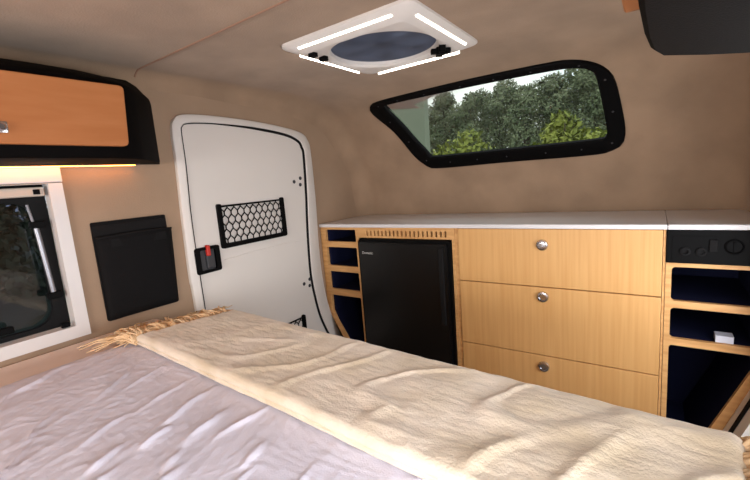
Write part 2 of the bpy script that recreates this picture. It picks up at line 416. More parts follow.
# latch
lt = thing('latch', None, None, (XL + .01, .81, -.24)); lt.parent = d; lt.location = Vector((XL + .01, .80, -.24)) - BASE[d]
def sub(name, bm, m, parent, **k):
    return obj(name, bm, m, parent, **k)
bm = B(); plate(bm, rrect(.762, .860, -.286, -.192, .008), [rrect(.782, .842, -.276, -.202, .006)], 'x', XL + .010, XL + .022); sub('latch_plate', bm, M['black'], lt)
bm = B(); box(bm, XL + .0105, XL + .013, .78, .845, -.278, -.2, 0); box(bm, XL + .012, XL + .020, .805, .838, -.272, -.206, .004); sub('latch_handle', bm, M['grey'], lt)
bm = B(); box(bm, XL + .014, XL + .028, .806, .820, -.225, -.186, .003); sub('lock_lever', bm, M['knob_red'], lt, label='small red lock lever')
def net_pocket(y0, y1, z0, z1, nm='net_pocket'):
    t = thing(nm, None, None, (XL + .01, (y0 + y1) / 2, z0)); t.parent = d; t.location = BASE[t] - BASE[d]
    bm = B(); x0, x1 = XL + .011, XL + .022; fw = .017
    U = roundpoly([(y0, z1 + .004), (y0, z0), (y1, z0), (y1, z1 + .004), (y1 - fw, z1 + .004), (y1 - fw, z0 + fw), (y0 + fw, z0 + fw), (y0 + fw, z1 + .004)], .010, 4)
    plate(bm, U, [], 'x', x0, x1); sub('pocket_frame', bm, M['black'], t)
    bm = B(); tube(bm, [(XL + .018, y0 + fw, z1 - .006), (XL + .018, y1 - fw, z1 - .006)], .0035, 8); sub('elastic_hem', bm, M['black'], t)
    # knotted mesh: rows of hexagonal cells
    bm = B(); cw = .0295; ch = .0265; X = XL + .017
    ya, yb, za, zb = y0 + fw - .003, y1 - fw + .003, z0 + fw - .003, z1 - .006
    nr = int((zb - za) / ch) + 2; nc = int((yb - ya) / cw) + 2
    def cl(a, b):
        (ay, az), (by, bz) = a, b
        for _ in range(2):
            for lo, hi, ix in ((ya, yb, 0), (za, zb, 1)):
                A, Bb = [ay, az], [by, bz]
                if A[ix] < lo and Bb[ix] < lo or A[ix] > hi and Bb[ix] > hi: return
                for P, Q, w in ((A, Bb, 0), (Bb, A, 1)):
                    for lim in (lo, hi):
                        if (P[ix] < lim and lim == lo) or (P[ix] > lim and lim == hi):
                            t2 = (lim - Q[ix]) / (P[ix] - Q[ix]); P[0], P[1] = Q[0] + (P[0] - Q[0]) * t2, Q[1] + (P[1] - Q[1]) * t2
                (ay, az), (by, bz) = A, Bb
        if abs(ay - by) + abs(az - bz) > .002: tube(bm, [(X, ay, az), (X, by, bz)], .0023, 5)
    for r in range(nr + 1):
        for c in range(-1, nc + 1):
            yy = ya + c * cw + (r % 2) * cw / 2; zz = zb - r * ch
            p1 = (yy, zz - ch * .22); p2 = (yy, zz + ch * .22)
            cl(p1, p2)
            cl(p1, (yy - cw / 2, zz - ch + ch * .22)); cl(p1, (yy + cw / 2, zz - ch + ch * .22))
    sub('netting', bm, M['black'], t)
net_pocket(.864, 1.186, -.212, -.050)
net_pocket(.872, 1.240, -.76, -.594)

# ------------------------------------------------------------------ black mesh pocket on the wall
t = thing('wall_pocket', 'flat black two-layer mesh pocket on the beige wall between side window and white door', 'wall pocket', (XL, .57, -.36))
bm = B(); plate(bm, roundpoly([(.463, -.356), (.678, -.359), (.679, -.061), (.463, -.061)], .006), [], 'x', XL + .001, XL + .006); obj('back_panel', bm, M['mesh'], t)
bm = B()
gr = []
for j in range(13):
    v = j / 12; row = []
    for i in range(17):
        u = i / 16; y = .468 + (.690 - .468) * u * (1 - .055 * v if False else 1) - (.012 * v * u); z = -.108 - .248 * v
        bul = .010 + .012 * math.sin(math.pi * u) ** .6 * (1 - .75 * v)
        row.append(bm.verts.new((XL + bul if 0 < i < 16 else XL + .006, y, z + .004 * math.sin(u * 3))))
    gr.append(row)
for a, b in zip(gr, gr[1:]):
    for i in range(16): bm.faces.new((a[i], a[i + 1], b[i + 1], b[i]))
fp = obj('front_panel', bm, M['mesh'], t, smooth=True); fp.modifiers.new('s', 'SOLIDIFY').thickness = .003
bm = B(); tube(bm, [(XL + .010 + .0125 * math.sin(math.pi * i / 16) ** .6, .468 + .222 * i / 16, -.108 + .004 * math.sin(i / 16 * 3)) for i in range(17)], .0035, 6); obj('top_hem', bm, M['meshlt'], t, smooth=True)
bm = B(); box(bm, XL + .0055, XL + .008, .465, .677, -.100, -.072, .001); obj('elastic_band', bm, M['meshlt'], t)
bm = B()
for i in range(17): pass
box(bm, XL + .0185, XL + .0225, .50, .665, -.138, -.114, .001); obj('elastic_band', bm, M['meshlt'], t)

# ------------------------------------------------------------------ overhead cabinets
def overhead(label, xf, xw, taper, yend, nm='overhead_cabinet'):
    sg = 1 if xf > xw else -1                      # direction from wall towards the face
    xw = xw + sg * .002
    t = thing(nm, label, 'cabinet', ((xf + xw) / 2, -.1, .102))
    zb, zt, zc = .102, .294, .356
    plan = [(-1.15, xf), (.40, xf), (.47, xf - sg * .010), (.53, xf - sg * .03), (.565, xf - sg * .058), (.62, xf - sg * .12), (.66, xf - sg * .165), (.69, xw)]
    if taper: plan = [(-1.15, xf), (.36, xf), (.44, xf + .002), (.50, xf + .006), (.53, xf + .013), (.57, xf + .05), (.605, xf + .089), (.64, xf + .135), (.67, xf + .19), (.69, xw)]
    bm = B(); rows = []
    def ins(p, f):      # pull point towards the wall; f fraction
        return (p[0] - (.05 * f if p[0] > .5 else 0), p[1] + (xw - p[1]) * f)
    for z, f in ((zb, .0), (zb + .004, -.01), (.13, -.012), (.275, -.012), (.287, .0), (zt, .03), (.317, .30), (.340, .60), (zc, .97)):
        r = []
        for p in plan:
            q = ins(p, max(f, 0)); xx = q[1] + (sg * .004 if f < 0 else 0) if p is not plan[-1] else xw
            r.append(bm.verts.new((xx, min(q[0], .69) - (0 if z < .33 else (z - .33) * .6), z)))
        r.append(bm.verts.new((xw, -1.15, z))); rows.append(r)
    n = len(rows[0])
    for a, b in zip(rows, rows[1:]):
        for i in range(n): bm.faces.new((a[i], a[(i + 1) % n], b[(i + 1) % n], b[i]))
    bm.faces.new(rows[0]); bm.faces.new(list(reversed(rows[-1])))
    obj('body', bm, M['blackm'], t, autos=30)
    y0 = yend - .62
    for k in range(2):
        ya, yb = y0 - k * .66, yend - k * .66
        bm = B(); a = xf + sg * .002; b = xf + sg * .018
        plate(bm, roundpoly([(ya, .1295), (yb - .006, .1295), (yb + .004, .276), (ya, .276)], .012, 4), [], 'x', a, b)
        bmesh.ops.bevel(bm, geom=[e for e in bm.edges if len(e.link_faces) == 2 and e.calc_face_angle() > 1.2], offset=.0015, segments=1, affect='EDGES')
        dr = obj('door', bm, M['oakh'], t, label='honey wooden flap door with rounded corners')
        yk = yb - .246
        bm = B(); box(bm, min(b, b + sg * .006), max(b, b + sg * .006), yk - .012, yk + .012, .150, .174, .003); lathe(bm, [(0, .008), (.006, .008), (.008, .006), (.008, 0)], (b + sg * .004, yk, .162), (sg, 0, 0), 14)
        obj('push_lock', bm, M['chrome'], dr, autos=40)
    return t
overhead('black overhead cabinet with honey wooden flap door above the side window', -1.103, XL, False, .502)
overhead('black overhead cabinet at top right, seen mostly from its underside', -.008, XR, True, .466)
t = thing('light_strip', 'thin warm glowing strip light under the overhead cabinet above the side window', 'light', (XL + .03, .1, .1))
bm = B(); box(bm, XL + .022, XL + .034, -.5, .60, .0975, .1015, .001); obj('diffuser', bm, M['ledwarm'], t)
bm = B(); box(bm, XL + .016, XL + .040, -.52, .61, .0990, .1025, .001); obj('channel', bm, M['grey'], t)

# ------------------------------------------------------------------ roof vent
t = thing('roof_vent', 'square white roof fan with four light bars and a round dark opening', 'roof vent', (VC[0], VC[1], .36))
H = .213
def sq(h, r, n=6): return rrect(VC[0] - h, VC[0] + h, VC[1] - h, VC[1] + h, r, n)
def circ(r, n):   # circle points matching the rounded square's order
    P = sq(H, .03); return [(VC[0] + r * (p[0] - VC[0]) / math.hypot(p[0] - VC[0], p[1] - VC[1]), VC[1] + r * (p[1] - VC[1]) / math.hypot(p[0] - VC[0], p[1] - VC[1])) for p in P]
def dens_loop(P, m=4):
    out = []
    for i in range(len(P)):
        a, b = P[i], P[(i + 1) % len(P)]
        L = math.hypot(a[0] - b[0], a[1] - b[1]); k = max(1, int(L / .02))
        for j in range(k): out.append(lerp2(a, b, j / k))
    return out
SQ = dens_loop(sq(H, .03))
def scl(P, h): 
    return [(VC[0] + (p[0] - VC[0]) * h / H, VC[1] + (p[1] - VC[1]) * h / H) for p in P]
def cir(P, r): return [(VC[0] + r * (p[0] - VC[0]) / math.hypot(p[0] - VC[0], p[1] - VC[1]), VC[1] + r * (p[1] - VC[1]) / math.hypot(p[0] - VC[0], p[1] - VC[1])) for p in P]
bm = B(); rr = []
for P, z in ((SQ, .386), (SQ, .379), (scl(SQ, H - .004), .376), (scl(SQ, H - .044), .3605), (scl(SQ, H - .050), .3600), (cir(SQ, .160), .3630), (cir(SQ, .154), .369), (cir(SQ, .153), .386), (cir(SQ, .153), .45)):
    rr.append([bm.verts.new((p[0], p[1], z)) for p in P])
for a, b in zip(rr, rr[1:]):
    for i in range(len(SQ)): bm.faces.new((a[i], a[(i + 1) % len(SQ)], b[(i + 1) % len(SQ)], b[i]))
obj('vent_trim', bm, M['white'], t, autos=35)
def bar(x0, y0, x1, y1, th=.003):
    bm = B(); a, b = Vector((x0, y0, 0)), Vector((x1, y1, 0)); c = Vector((VC[0], VC[1], 0))
    mid = (a + b) / 2; inn = (c - mid).normalized(); 
    # a slim bar lying on the bevel (drops 16 mm over 40 mm inwards)
    pts = []
    for p in (a, b):
        for s, e in ((-.0036, 0), (.0036, 0), (.0036, th), (-.0036, th)):
            q = p + inn * s; dist = H - max(abs(q.x - VC[0]), abs(q.y - VC[1])); z = .376 - (dist - .004) * (.0155 / .040) - e
            pts.append(bm.verts.new((q.x, q.y, z + .0015)))
    for f in ((0, 1, 2, 3), (7, 6, 5, 4), (0, 4, 5, 1), (1, 5, 6, 2), (2, 6, 7, 3), (3, 7, 4, 0)): bm.faces.new([pts[i] for i in f])
    bmesh.ops.bevel(bm, geom=list(bm.edges), offset=.0012, segments=1, affect='EDGES')
    obj('light_bar', bm, M['led'], t, label='glowing white light bar')
e = H - .0215
bar(VC[0] - .155, VC[1] - e, VC[0] + .15, VC[1] - e); bar(VC[0] - .145, VC[1] + e - .004, VC[0] + .155, VC[1] + e - .004, .010)
bar(VC[0] - e + .003, VC[1] - .15, VC[0] - e + .003, VC[1] + .13, .007); bar(VC[0] + e, VC[1] - .15, VC[0] + e, VC[1] + .15)
bm = B(); lathe(bm, [(.1525, .379), (.1525, .3805), (0, .3805)], (VC[0], VC[1], 0), (0, 0, 1), 48); obj('insect_screen', bm, M['screen'], t)
for k in range(6):
    bm = B(); a0 = k * math.pi / 3; P = []
    for r in (.03, .07, .11, .135):
        for s in (-1, 1):
            a = a0 + s * (.30 if r > .05 else .25); P.append(bm.verts.new((VC[0] + r * math.cos(a), VC[1] + r * math.sin(a), .425 + s * .010)))
    for i in range(3): bm.faces.new((P[2 * i], P[2 * i + 1], P[2 * i + 3], P[2 * i + 2]))
    o = obj('fan_blade', bm, M['grey'], t); o.modifiers.new('s', 'SOLIDIFY').thickness = .003
bm = B(); lathe(bm, [(0, .405), (.03, .405), (.034, .41), (.034, .445), (0, .445)], (VC[0], VC[1], 0), (0, 0, 1), 20); obj('fan_hub', bm, M['grey'], t, autos=40)
bm = B(); lathe(bm, [(.19, .45), (.185, .47), (.15, .495), (.08, .51), (0, .513)], (VC[0], VC[1], 0), (0, 0, 1), 32); obj('dome', bm, M['dome'], t, smooth=True)
# cross-shaped crank knob, and two small buttons
kx, ky = VC[0] + .136, VC[1] + .095
bm = B()
for a in (math.radians(35), math.radians(125)):
    c, s = math.cos(a), math.sin(a); r = bmesh.ops.create_cube(bm, size=1)
    for v in r['verts']:
        x, y, z = v.co.x * .058, v.co.y * .016, v.co.z * .014; v.co = Vector((kx + x * c - y * s, ky + x * s + y * c, .352 + z))
bmesh.ops.bevel(bm, geom=list(bm.edges), offset=.002, segments=1, affect='EDGES')
lathe(bm, [(0, .342), (.013, .342), (.014, .345), (.014, .362)], (kx, ky, 0), (0, 0, 1), 16)
obj('crank_knob', bm, M['black'], t)
for (bx, by) in ((-.793, .888), (-.798, .938)):
    bm = B(); box(bm, bx - .011, bx + .011, by - .009, by + .009, .350, .363, .002); obj('button', bm, M['black'], t)

# ------------------------------------------------------------------ cabinets along the front
YF = 1.416; YB = 1.775; ZT = -.210; ZF = -.949
def face(bm, outer, holes, t=.014, y=YF): plate(bm, outer, holes, 'y', y, y + t); return bm
# left shelf unit
t = thing('shelf_unit', 'narrow wooden shelf unit with dark cubbies between white door and black fridge', 'shelf unit', (-1.22, 1.6, ZF))
ol = [(-1.3255, ZT), (-1.3255, -.59), (-1.305, -.65), (-1.223, -.785), (-1.125, -.944), (-1.109, -.944), (-1.109, ZT)]
hs = [rrect(-1.294, -1.112, -.278, -.221, .006), rrect(-1.294, -1.112, -.396, -.305, .006), rrect(-1.294, -1.112, -.513, -.424, .006),
      roundpoly([(-1.294, -.543), (-1.294, -.625), (-1.270, -.675), (-1.196, -.788), (-1.112, -.900), (-1.112, -.543)], .006)]
obj('face_frame', face(B(), ol, hs), M['bambooh'], t)
bm = B()
for z in (-.2915, -.410, -.528): box(bm, -1.283, -1.119, YF + .014, YB - .03, z - .0125, z + .0125)
obj('shelf_boards', bm, M['navy'], t)
bm = B(); plate(bm, [(-1.3255, ZT), (-1.3255, -.59), (-1.305, -.65), (-1.223, -.785), (-1.125, -.944), (-1.109, -.944), (-1.109, ZT)], [[(-1.283, ZT - .004), (-1.283, -.625), (-1.262, -.677), (-1.190, -.790), (-1.119, -.90), (-1.119, ZT - .004)]], 'y', YF + .014, YB - .03); obj('carcass', bm, M['navy'], t)
bm = B(); plate(bm, ol, [], 'y', YB - .03, YB - .02); obj('back_panel', bm, M['navy'], t)
# fridge cabinet with vent panel
t = thing('fridge_cabinet', 'wooden housing around the black fridge with a slotted vent strip on top', 'cabinet', (-.87, 1.6, ZF))
slots = [rrect(-1.046 + i * .01995 - .0045, -1.046 + i * .01995 + .0045, -.2475, -.2235, .003, 3) for i in range(20)]
obj('vent_panel', face(B(), [(-1.1085, -.256), (-.629, -.256), (-.629, ZT), (-1.1085, ZT)], slots), M['bambooh'], t)
for a, b in ((-1.1085, -1.0965), (-.6405, -.6285)):
    bm = B(); box(bm, a, b, YF, YB - .02, ZF, -.2565 if a < -1 else ZT - .047); obj('side_panel', bm, M['bambooh'], t)
bm = B(); box(bm, -1.0960, -.641, YF + .30, YF + .31, ZF, ZT - .002); obj('back_panel', bm, M['navy'], t)
bm = B(); box(bm, -1.0960, -.641, YF + .004, YF + .014, ZF, -.812); obj('plinth_panel', bm, M['bambooh'], t)
# fridge
t = thing('fridge', 'small black fridge built in between the shelf unit and wooden drawers', 'fridge', (-.868, 1.5, -.81))
bm = B(); box(bm, -1.094, -.643, YF + .002, YF + .28, -.808, -.260, .004); obj('body', bm, M['black'], t)
bm = B(); plate(bm, rrect(-1.095, -.642, -.809, -.2585, .022, 6), [rrect(-1.080, -.657, -.795, -.2745, .015, 6)], 'y', YF - .010, YF + .004); obj('surround', bm, M['black'], t)
bm = B(); plate(bm, rrect(-1.083, -.655, -.797, -.272, .012, 6), [], 'y', YF - .024, YF + .004)
bmesh.ops.bevel(bm, geom=[e for e in bm.edges if len(e.link_faces) == 2 and abs(e.verts[0].co.y - (YF - .024)) < 1e-4 and abs(e.verts[1].co.y - (YF - .024)) < 1e-4 and e.calc_face_angle() > .5], offset=.004, segments=2, affect='EDGES')
dr = obj('door', bm, M['fridge'], t)
bm = B(); box(bm, -.690, -.668, YF - .031, YF - .022, -.60, -.285, .004); obj('handle', bm, M['meshlt'], dr)
def text_obj(body, size, loc, m, parent, name='lettering'):
    cu = bpy.data.curves.new('txt', 'FONT'); cu.body = body; cu.size = size; cu.extrude = .0003
    o = bpy.data.objects.new('txt', cu); COL.objects.link(o)
    dg = bpy.context.evaluated_depsgraph_get(); dg.update()
    me = bpy.data.meshes.new_from_object(o.evaluated_get(dg)); bpy.data.objects.remove(o)
    bm = B(); bm.from_mesh(me)
    for v in bm.verts: v.co = Vector((loc[0] + v.co.x, loc[1] - v.co.z, loc[2] + v.co.y))
    return obj(name, bm, m, parent)
text_obj('Dometic', .0165, (-1.064, YF - .0246, -.325), M['logo'], dr)
# drawers
t = thing('drawer_unit', 'wide honey wooden unit of three stacked drawers with round push locks', 'cabinet', (-.30, 1.6, ZF))
bm = B()
box(bm, -.628, -.616, YF + .002, YB - .02, ZF, ZT); box(bm, .0255, .0315, YF + .002, YB - .02, ZF, ZT)
box(bm, -.616, .0255, YB - .03, YB - .02, ZF, ZT); box(bm, -.616, .0255, YF + .004, YB - .03, ZF, -.87)
obj('carcass', bm, M['bambooh'], t)
for z1, z0, kz, nk in ((-.2115, -.4130, -.266, 0), (-.4162, -.6645, -.449, 1), (-.6680, -.880, -.707, 2)):
    bm = B(); box(bm, -.6145, .0240, YF - .002, YF + .014, z0, z1, .0012, 1); f = obj('drawer_front', bm, M['bamboo'], t)
    bm = B(); lathe(bm, [(.0195, -.003), (.0195, .003), (.0175, .0075), (.0125, .009), (.0115, .007)], (-.309, YF - .002, kz), (0, -1, 0), 28); k = obj('push_lock', bm, M['chrome'], f, autos=40)
    # inner button (thing > drawer_front > push_lock is the deepest level, so the face joins it)
    me = k.data; b2 = B(); b2.from_mesh(me); o0 = Vector((-.309, YF - .002, kz)) - BASE[k]
    lathe(b2, [(.0117, .006), (.0112, .008 if nk == 0 else .0045), (0, .009 if nk == 0 else .0045)], o0, (0, -1, 0), 28)
    if nk == 0: box(b2, o0.x - .004, o0.x + .004, o0.y - .013, o0.y - .009, o0.z - .006, o0.z + .006, .001)
    b2.to_mesh(me); b2.free()
# right shelf unit
t = thing('shelf_unit', 'wooden shelf unit with navy-lined cubbies below the black switch panel at right', 'shelf unit', (.14, 1.6, ZF))
xr = .2475
ol = [(.0325, -.3085), (.0325, -.944), (.128, -.944), (.178, -.803), (.218, -.694), (xr, -.62), (xr, -.3085)]
hs = [rrect(.047, .236, -.4225, -.320, .010), rrect(.047, .236, -.5385, -.4435, .010),
      roundpoly([(.046, -.560), (.236, -.560), (.236, -.600), (.229, -.612), (.153, -.798), (.105, -.91), (.046, -.91)], .010)]
obj('face_frame', face(B(), ol, hs), M['bambooh'], t)
bm = B()
for z in (-.433, -.549): box(bm, .045, .238, YF + .014, YB - .03, z - .0105, z + .0105)
obj('shelf_boards', bm, M['navy'], t)
bm = B(); plate(bm, ol, [[(.046, -.3125), (.046, -.91), (.105, -.91), (.153, -.800), (.237, -.600), (.237, -.3125)]], 'y', YF + .014, YB - .03); obj('carcass', bm, M['navy'], t)
bm = B(); plate(bm, ol, [], 'y', YB - .03, YB - .02); obj('back_panel', bm, M['navy'], t)
# switch panel
t = thing('control_panel', 'black electrical control panel with sockets under the white worktop at right', 'control panel', (.14, YF, -.26))
bm = B(); box(bm, .0325, xr, YF - .003, YF + .20, -.3075, -.2110, .002); obj('panel', bm, M['black'], t)
bm = B(); plate(bm, rrect(.046, .150, -.3015, -.228, .004), [], 'y', YF - .0045, YF - .002); sp = obj('socket_plate', bm, M['black'], t)
for cx in (.076, .112):
    bm = B(); lathe(bm, [(.0125, 0), (.0125, .004), (.010, .006), (.0075, .006), (.0072, .001), (0, .001)], (cx, YF - .0045, -.272), (0, -1, 0), 20); obj('socket', bm, M['meshlt'], sp, autos=40)
bm = B(); box(bm, .128, .147, YF - .010, YF - .004, -.272, -.236, .003); obj('fuse_button', bm, M['meshlt'], sp)
bm = B(); lathe(bm, [(.021, 0), (.021, .003), (.017, .005), (.016, .002), (0, .003)], (.181, YF - .003, -.256), (0, -1, 0), 28); box(bm, .178, .184, YF - .008, YF - .004, -.270, -.242, .001); obj('rotary_switch', bm, M['black'], t, autos=40)
# small white box on the middle shelf
bm = B(); box(bm, .153, .193, YF + .010, YF + .045, -.5380, -.5190, .002); 
tb = thing('small_box', 'small white box lying in the middle cubby of the right shelf unit', 'box', (.173, YF + .03, -.538))
obj('carton', bm, M['paper'], tb)
bm = B(); box(bm, .1525, .1935, YF + .009, YF + .046, -.5200, -.5165, .0015); obj('lid', bm, M['paper'], tb)
# worktops
bm = B(); box(bm, XL + .002, .0335, YF - .009, YB + .013, -.2095, -.1945, .0025); obj('worktop', bm, M['laminate'], base=(-.64, 1.6, -.209), label='long white laminate worktop running above fridge and drawers under the sloping wall', cat='worktop')
bm = B(); box(bm, .0345, XR - .001, YF - .009, YB + .013, -.2095, -.1945, .0025); obj('worktop', bm, M['laminate'], base=(.14, 1.6, -.209), label='short white worktop piece above the black control panel at right', cat='worktop')

# ------------------------------------------------------------------ bed
YE = .60
t = thing('bed_platform', 'plain bed platform under the mattress, ending at the aisle', 'bed', (-.54, -.3, ZF))
bm = B(); box(bm, XL + .002, XR - .001, -1.25, YE - .02, ZF, -.50, .004); obj('storage_box', bm, M['bambooh'], t)
bm = B(); nx, ny = 60, 70; 
box(bm, XL + .003, XR - .003, -1.24, YE, -.4995, -.386, .02, 3)
obj('mattress', bm, M['peach'], base=(-.54, -.3, -.499), smooth=False, autos=50, label='peach covered mattress showing along the left wall below the window', cat='mattress')
RIDGES = [((-0.787, 0.104), (-0.902, 0.207)), ((-0.721, 0.177), (-0.762, 0.269)), ((-0.641, 0.156), (-0.666, 0.224)), ((-0.755, 0.273), (-0.779, 0.41)), ((-0.535, 0.22), (-0.579, 0.265)), ((-0.579, 0.265), (-0.605, 0.361)), ((-0.868, 0.258), (-0.961, 0.373)), ((-0.452, 0.279), (-0.477, 0.337)), ((-0.626, 0.229), (-0.648, 0.287)),
          ((-.70, .05), (-.83, .16)), ((-.58, .10), (-.62, .20)), ((-.50, .12), (-.53, .24)), ((-.42, .20), (-.44, .30)), ((-.36, .16), (-.37, .34)), ((-.66, .26), (-.70, .40)), ((-.86, .30), (-.90, .42)), ((-.55, .30), (-.54, .41)), ((-1.05, .16), (-1.13, .30)), ((-.98, .13), (-1.08, .19))]
def seg(px, py, a, b):
    ax, ay = a; bx, by = b; dx, dy = bx - ax, by - ay
    u = ((px - ax) * dx + (py - ay) * dy) / (dx * dx + dy * dy); uc = min(1, max(0, u))
    return math.hypot(px - ax - uc * dx, py - ay - uc * dy), uc
def ridged(x, y, z): return 1 - abs(noise.noise(Vector((x, y, z)))) * 2
def sheet_h(x, y):
    h = 0
    for i, (a, b) in enumerate(RIDGES):
        dd, u = seg(x + .008 * noise.noise(Vector((x * 20, y * 20, 4))), y + .008 * noise.noise(Vector((x * 20, y * 20, 9))), a, b)
        wd = .0032 + .0012 * (i % 3); amp = .0036 + .0012 * ((i * 7) % 3)
        h += amp * (math.exp(-(dd / wd) ** 2) + .35 * math.exp(-(dd / (wd * 2.6)) ** 2)) * math.sin(math.pi * min(1, max(.0, .04 + .9 * u)))
    wx = x + .025 * noise.noise(Vector((x * 5, y * 5, 7))); wy = y + .025 * noise.noise(Vector((x * 5, y * 5, 17)))
    u = wx * .955 + wy * .30; v = -wx * .30 + wy * .955
    m = .5 + .5 * noise.noise(Vector((x * 4, y * 4, 31)))
    h += -.0 + .0020 * m * max(0, ridged(u * 13, v * 2.6, 3.3) - .66) / .34 + .0012 * m * max(0, ridged(u * 34, v * 8, 8.1) - .68) / .32
    q1 = noise.noise(Vector((x * 3.1, y * 3.1, 51))); a2 = q1 * 2.2
    p2 = x * math.cos(a2) + y * math.sin(a2); q2 = -x * math.sin(a2) + y * math.cos(a2)
    h += .0009 * max(0, ridged(p2 * 30, q2 * 9, 12) - .72) / .28 + .0005 * ridged(x * 46, y * 30, 2) * m + .0005 * noise.noise(Vector((u * 120, v * 60, 2))) + .003 * noise.noise(Vector((x * 4, y * 4, 1.2)))
    return h + .002
bm = B(); X0, X1, Y0 = -1.150, XR - .004, -1.15; nx, ny = 420, 420; gr = []
for j in range(ny + 1):
    v = j / ny; row = []
    # rows denser near the camera's view
    yv = Y0 + (YE + .012 - Y0) * (v if False else (1 - (1 - v) ** 1.6))
    for i in range(nx + 1):
        u = i / nx; xx = X0 + (X1 - X0) * u
        if i < 6: xx += .014 * noise.noise(Vector((yv * 5, 0, 2))) * (1 - i / 6)
        hh = max(0.0, sheet_h(xx, yv)) + .002
        e = min(1, (u * (X1 - X0)) / .03); hh = .0015 + hh * (.25 + .75 * e)
        row.append(bm.verts.new((xx, yv, -.3835 + hh)))
    gr.append(row)
for k, z in enumerate((-.395, -.42, -.47, -.52)):
    gr.append([bm.verts.new((gr[ny][i].co.x, YE + .014 + .003 * math.sin(i * .25), z)) for i in range(nx + 1)])
for a, b in zip(gr, gr[1:]):
    for i in range(nx): bm.faces.new((a[i], a[i + 1], b[i + 1], b[i]))
o = obj('bed_sheet', bm, M['sheet'], base=(-.5, -.2, -.38), smooth=True, label='crumpled white cotton sheet spread over the mattress in the foreground', cat='sheet')
sm = o.modifiers.new('s', 'SOLIDIFY'); sm.thickness = .0015; sm.offset = 1

# blanket: a folded throw lying across the bed end
t = thing('throw_blanket', 'folded cream fleece throw with tan fringes lying across the bed end', 'blanket', (-.5, .52, -.37))
def bl_section(u):
    # closed cross-section in (v across 0 front..1 far , z)
    return
NX = 260
def edge_f(x): return .432 - .060 * (x + 1.1) + .006 * noise.noise(Vector((x * 5, 1, 0)))
def edge_b(x): return .668 - .058 * (x + 1.0) + .005 * noise.noise(Vector((x * 4, 7, 0)))
sec = [(.06, .002), (.012, .002), (0, .005), (-.001, .009), (.016, .0115), (.0, .0145), (-.003, .020), (.008, .0265), (.03, .030)]
top = [(.03 + .91 * i / 60, .030 + .006 * i / 60) for i in range(1, 61)]
back = [(.965, .034), (.99, .026), (1.0, .010), (1.0, -.02), (.998, -.06), (.995, -.11), (.975, -.11), (.972, -.05), (.97, .002)]
under = [(.8, .002), (.5, .002), (.25, .002)]
SEC = sec + top + back + under
bm = B(); rings = []
for i in range(NX + 1):
    uu = i / NX; r = []
    for k, (v, z) in enumerate(SEC):
        xl = -1.082 + .095 * min(1, max(0, v)); xr_ = .078 + .022 * v
        x = xl + (xr_ - xl) * uu
        yf, yb = edge_f(x), edge_b(x)
        y = yf + (yb - yf) * v
        zz = z
        if z > .003:
            du = min(uu, 1 - uu) * 1.15; rd = min(1, du / .02); zz = .002 + (z - .002) * (.35 + .65 * math.sqrt(max(0, 1 - (1 - rd) ** 2)))
        if .02 < v < .97 and z > .0295:
            a = x * .8 + y * .6; b = -x * .6 + y * .8
            n1 = noise.noise(Vector((a * 9, b * 14, 5))); n2 = noise.noise(Vector((a * 24, b * 20, 2))); n3 = noise.noise(Vector((x * 60, y * 60, 2)))
            edge = min(1, (v - .02) / .08, (.97 - v) / .10); amt = .5 + .7 * min(1, max(0, (x + .9) / .7))
            rg = max(0, 1 - abs(noise.noise(Vector((a * 6 + 3, b * 11, 9)))) * 6)
            zz += edge * amt * (.0030 * n1 + .0020 * n2 + .0040 * rg) + .0005 * n3
        zz += .0015 * noise.noise(Vector((x * 30, k * .6, 0)))
        if z > -.01 and v < .95 : zz = max(zz, .0015)
        r.append(bm.verts.new((x, y, -.377 + zz + .004)))
    rings.append(r)
n = len(SEC)
for a, b in zip(rings, rings[1:]):
    for k in range(n): bm.faces.new((a[k], b[k], b[(k + 1) % n], a[(k + 1) % n]))
bm.faces.new(rings[0]); bm.faces.new(list(reversed(rings[-1])))
obj('folded_cloth', bm, M['blanket'], t, autos=70)
def fringe(side):
    bm = B()
    for i in range(620):
        v = random.uniform(-.02, 1.0)
        if side < 0: x0 = -1.070 + .09 * v
        else: x0 = .066 + .022 * v
        y0 = edge_f(x0) + (edge_b(x0) - edge_f(x0)) * v
        cl = math.floor(v * 19 + .5) / 19; pull = (cl - v) * .10
        L = random.uniform(.07, .15) * (1.0 if side < 0 else .8) * (1.0 - .1 * v)
        z0 = -.372 + .024 * random.random(); z1 = -.374 + .020 * random.random()
        ang = max(-.5, min(.5, random.gauss(0, .28))) + .35 * math.sin(v * 23) + (-.15 if side < 0 else 0); ph = random.uniform(0, 6); cr = random.uniform(.002, .006)
        pts = []
        for k in range(8):
            s = k / 7; xx = x0 + side * L * s * math.cos(ang * s); yy = y0 + pull * math.sin(s * math.pi / 2) + L * s * math.sin(ang * s) + cr * math.sin(s * 11 + ph)
            zz = z0 + (z1 - z0) * s + .018 * math.sin(math.pi * min(1, s * 1.1)) * (.3 + .7 * abs(math.sin(v * 29))) + cr * .5 * math.cos(s * 13 + ph)
            xx = max(xx, XL + .006)
            pts.append((xx, yy, max(zz, -.378)))
        tube(bm, pts, [.0022, .0028, .0026, .0024, .0022, .002, .0016, .0008], 5)
    obj('fringe', bm, M['fringe'], t, smooth=True, label='tan tasselled fringe', kind='stuff')
fringe(-1); fringe(1)

